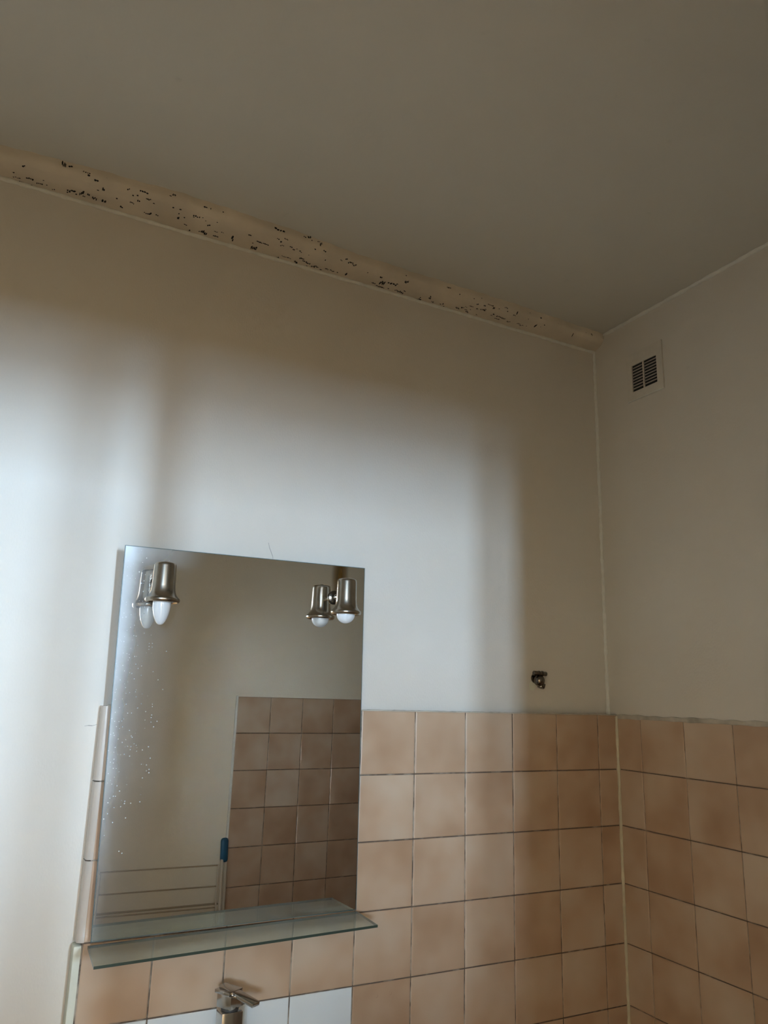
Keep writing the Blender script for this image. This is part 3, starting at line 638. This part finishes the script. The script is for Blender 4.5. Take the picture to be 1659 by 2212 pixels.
add_box(bm, -0.019, 0.019, -0.019, 0.019, 0, 0.024, 0.0012, 2, Matrix.Translation((0, 0, ZT + 0.005)) @ TURN)
hd = fin('cartridge_head', bm, M['tap'], tap, angle=35)
bm = bmesh.new()
add_box(bm, -0.0195, 0.0195, -0.014, 0.026, 0, 0.007, 0.0012, 2, Matrix.Translation((0, 0, ZT + 0.0285)) @ TURN)
add_box(bm, -0.0105, 0.0105, -0.068, 0.024, 0.001, 0.0085, 0.0012, 2, Matrix.Translation((0, 0, ZT + 0.0285)) @ TURN @ Matrix.Rotation(math.radians(10), 4, 'X'))
fin('lever', bm, M['tap'], hd, angle=35)

# ------------------------------------------------------------------ folded drying rack against the front wall (seen in the mirror)
RY = -1.497
rk = thing('drying_rack', 'folded clothes drying rack with blue end caps, seen in the mirror', 'drying rack', (-0.575, RY, 0))
o0 = Vector((-0.575, RY, 0))
XRK = (-0.575, -1.085)
for xx, sgn in ((XRK[0], 1), (XRK[1], -1)):
    legs = {}
    for dx, dy in ((-0.010, 0.006), (0.010, -0.006)):
        legs[dx] = tube_obj('leg', Vector((xx + dx*0.9 + sgn*0.012, RY + dy*2.2, 0.008)) - o0, Vector((xx + dx - sgn*0.004, RY + dy, Z0 - 0.63)) - o0, 0.0062, M['tube'], rk, 14)
    bm = bmesh.new(); add_box(bm, -0.0155, 0.0155, -0.012, 0.012, -0.046, 0.046, 0.0115, 5, Matrix.Translation(Vector((xx - sgn*0.006, RY, Z0 - 0.597)) - o0) @ Matrix.Rotation(sgn*-0.04, 4, 'Y'))
    c = fin('end_cap', bm, M['blue'], rk, angle=60); c['label'] = 'blue plastic end cap'
    for dx in (-0.010, 0.010):
        bm = bmesh.new(); add_box(bm, -0.0085, 0.0085, -0.0085, 0.0085, 0, 0.03, 0.003, 2, Matrix.Translation(Vector((xx + dx*0.9 + sgn*0.012, RY + (0.013 if dx < 0 else -0.013), 0)) - o0))
        fin('rubber_foot', bm, M['blue'], legs[dx], angle=60)
    tube_obj('inner_bar', Vector((xx - sgn*0.026, RY + 0.018, Z0 - 1.30)) - o0, Vector((xx - sgn*0.032, RY + 0.018, Z0 - 0.645)) - o0, 0.0035, M['tube'], rk, 10)
for k in range(9):
    z = Z0 - 0.648 - 0.0765*k
    tube_obj('rod', Vector((XRK[0] - 0.031 + 0.0007*k, RY + 0.018, z)) - o0, Vector((XRK[1] + 0.031, RY + 0.018, z + 0.008)) - o0, 0.0026, M['rod'], rk, 10)
for k in (2, 6):
    tube_obj('crossbar', Vector((XRK[0] - 0.006, RY, Z0 - 0.640 - 0.0765*k)) - o0, Vector((XRK[1] + 0.006, RY, Z0 - 0.633 - 0.0765*k)) - o0, 0.0036, M['rod'], rk, 10)
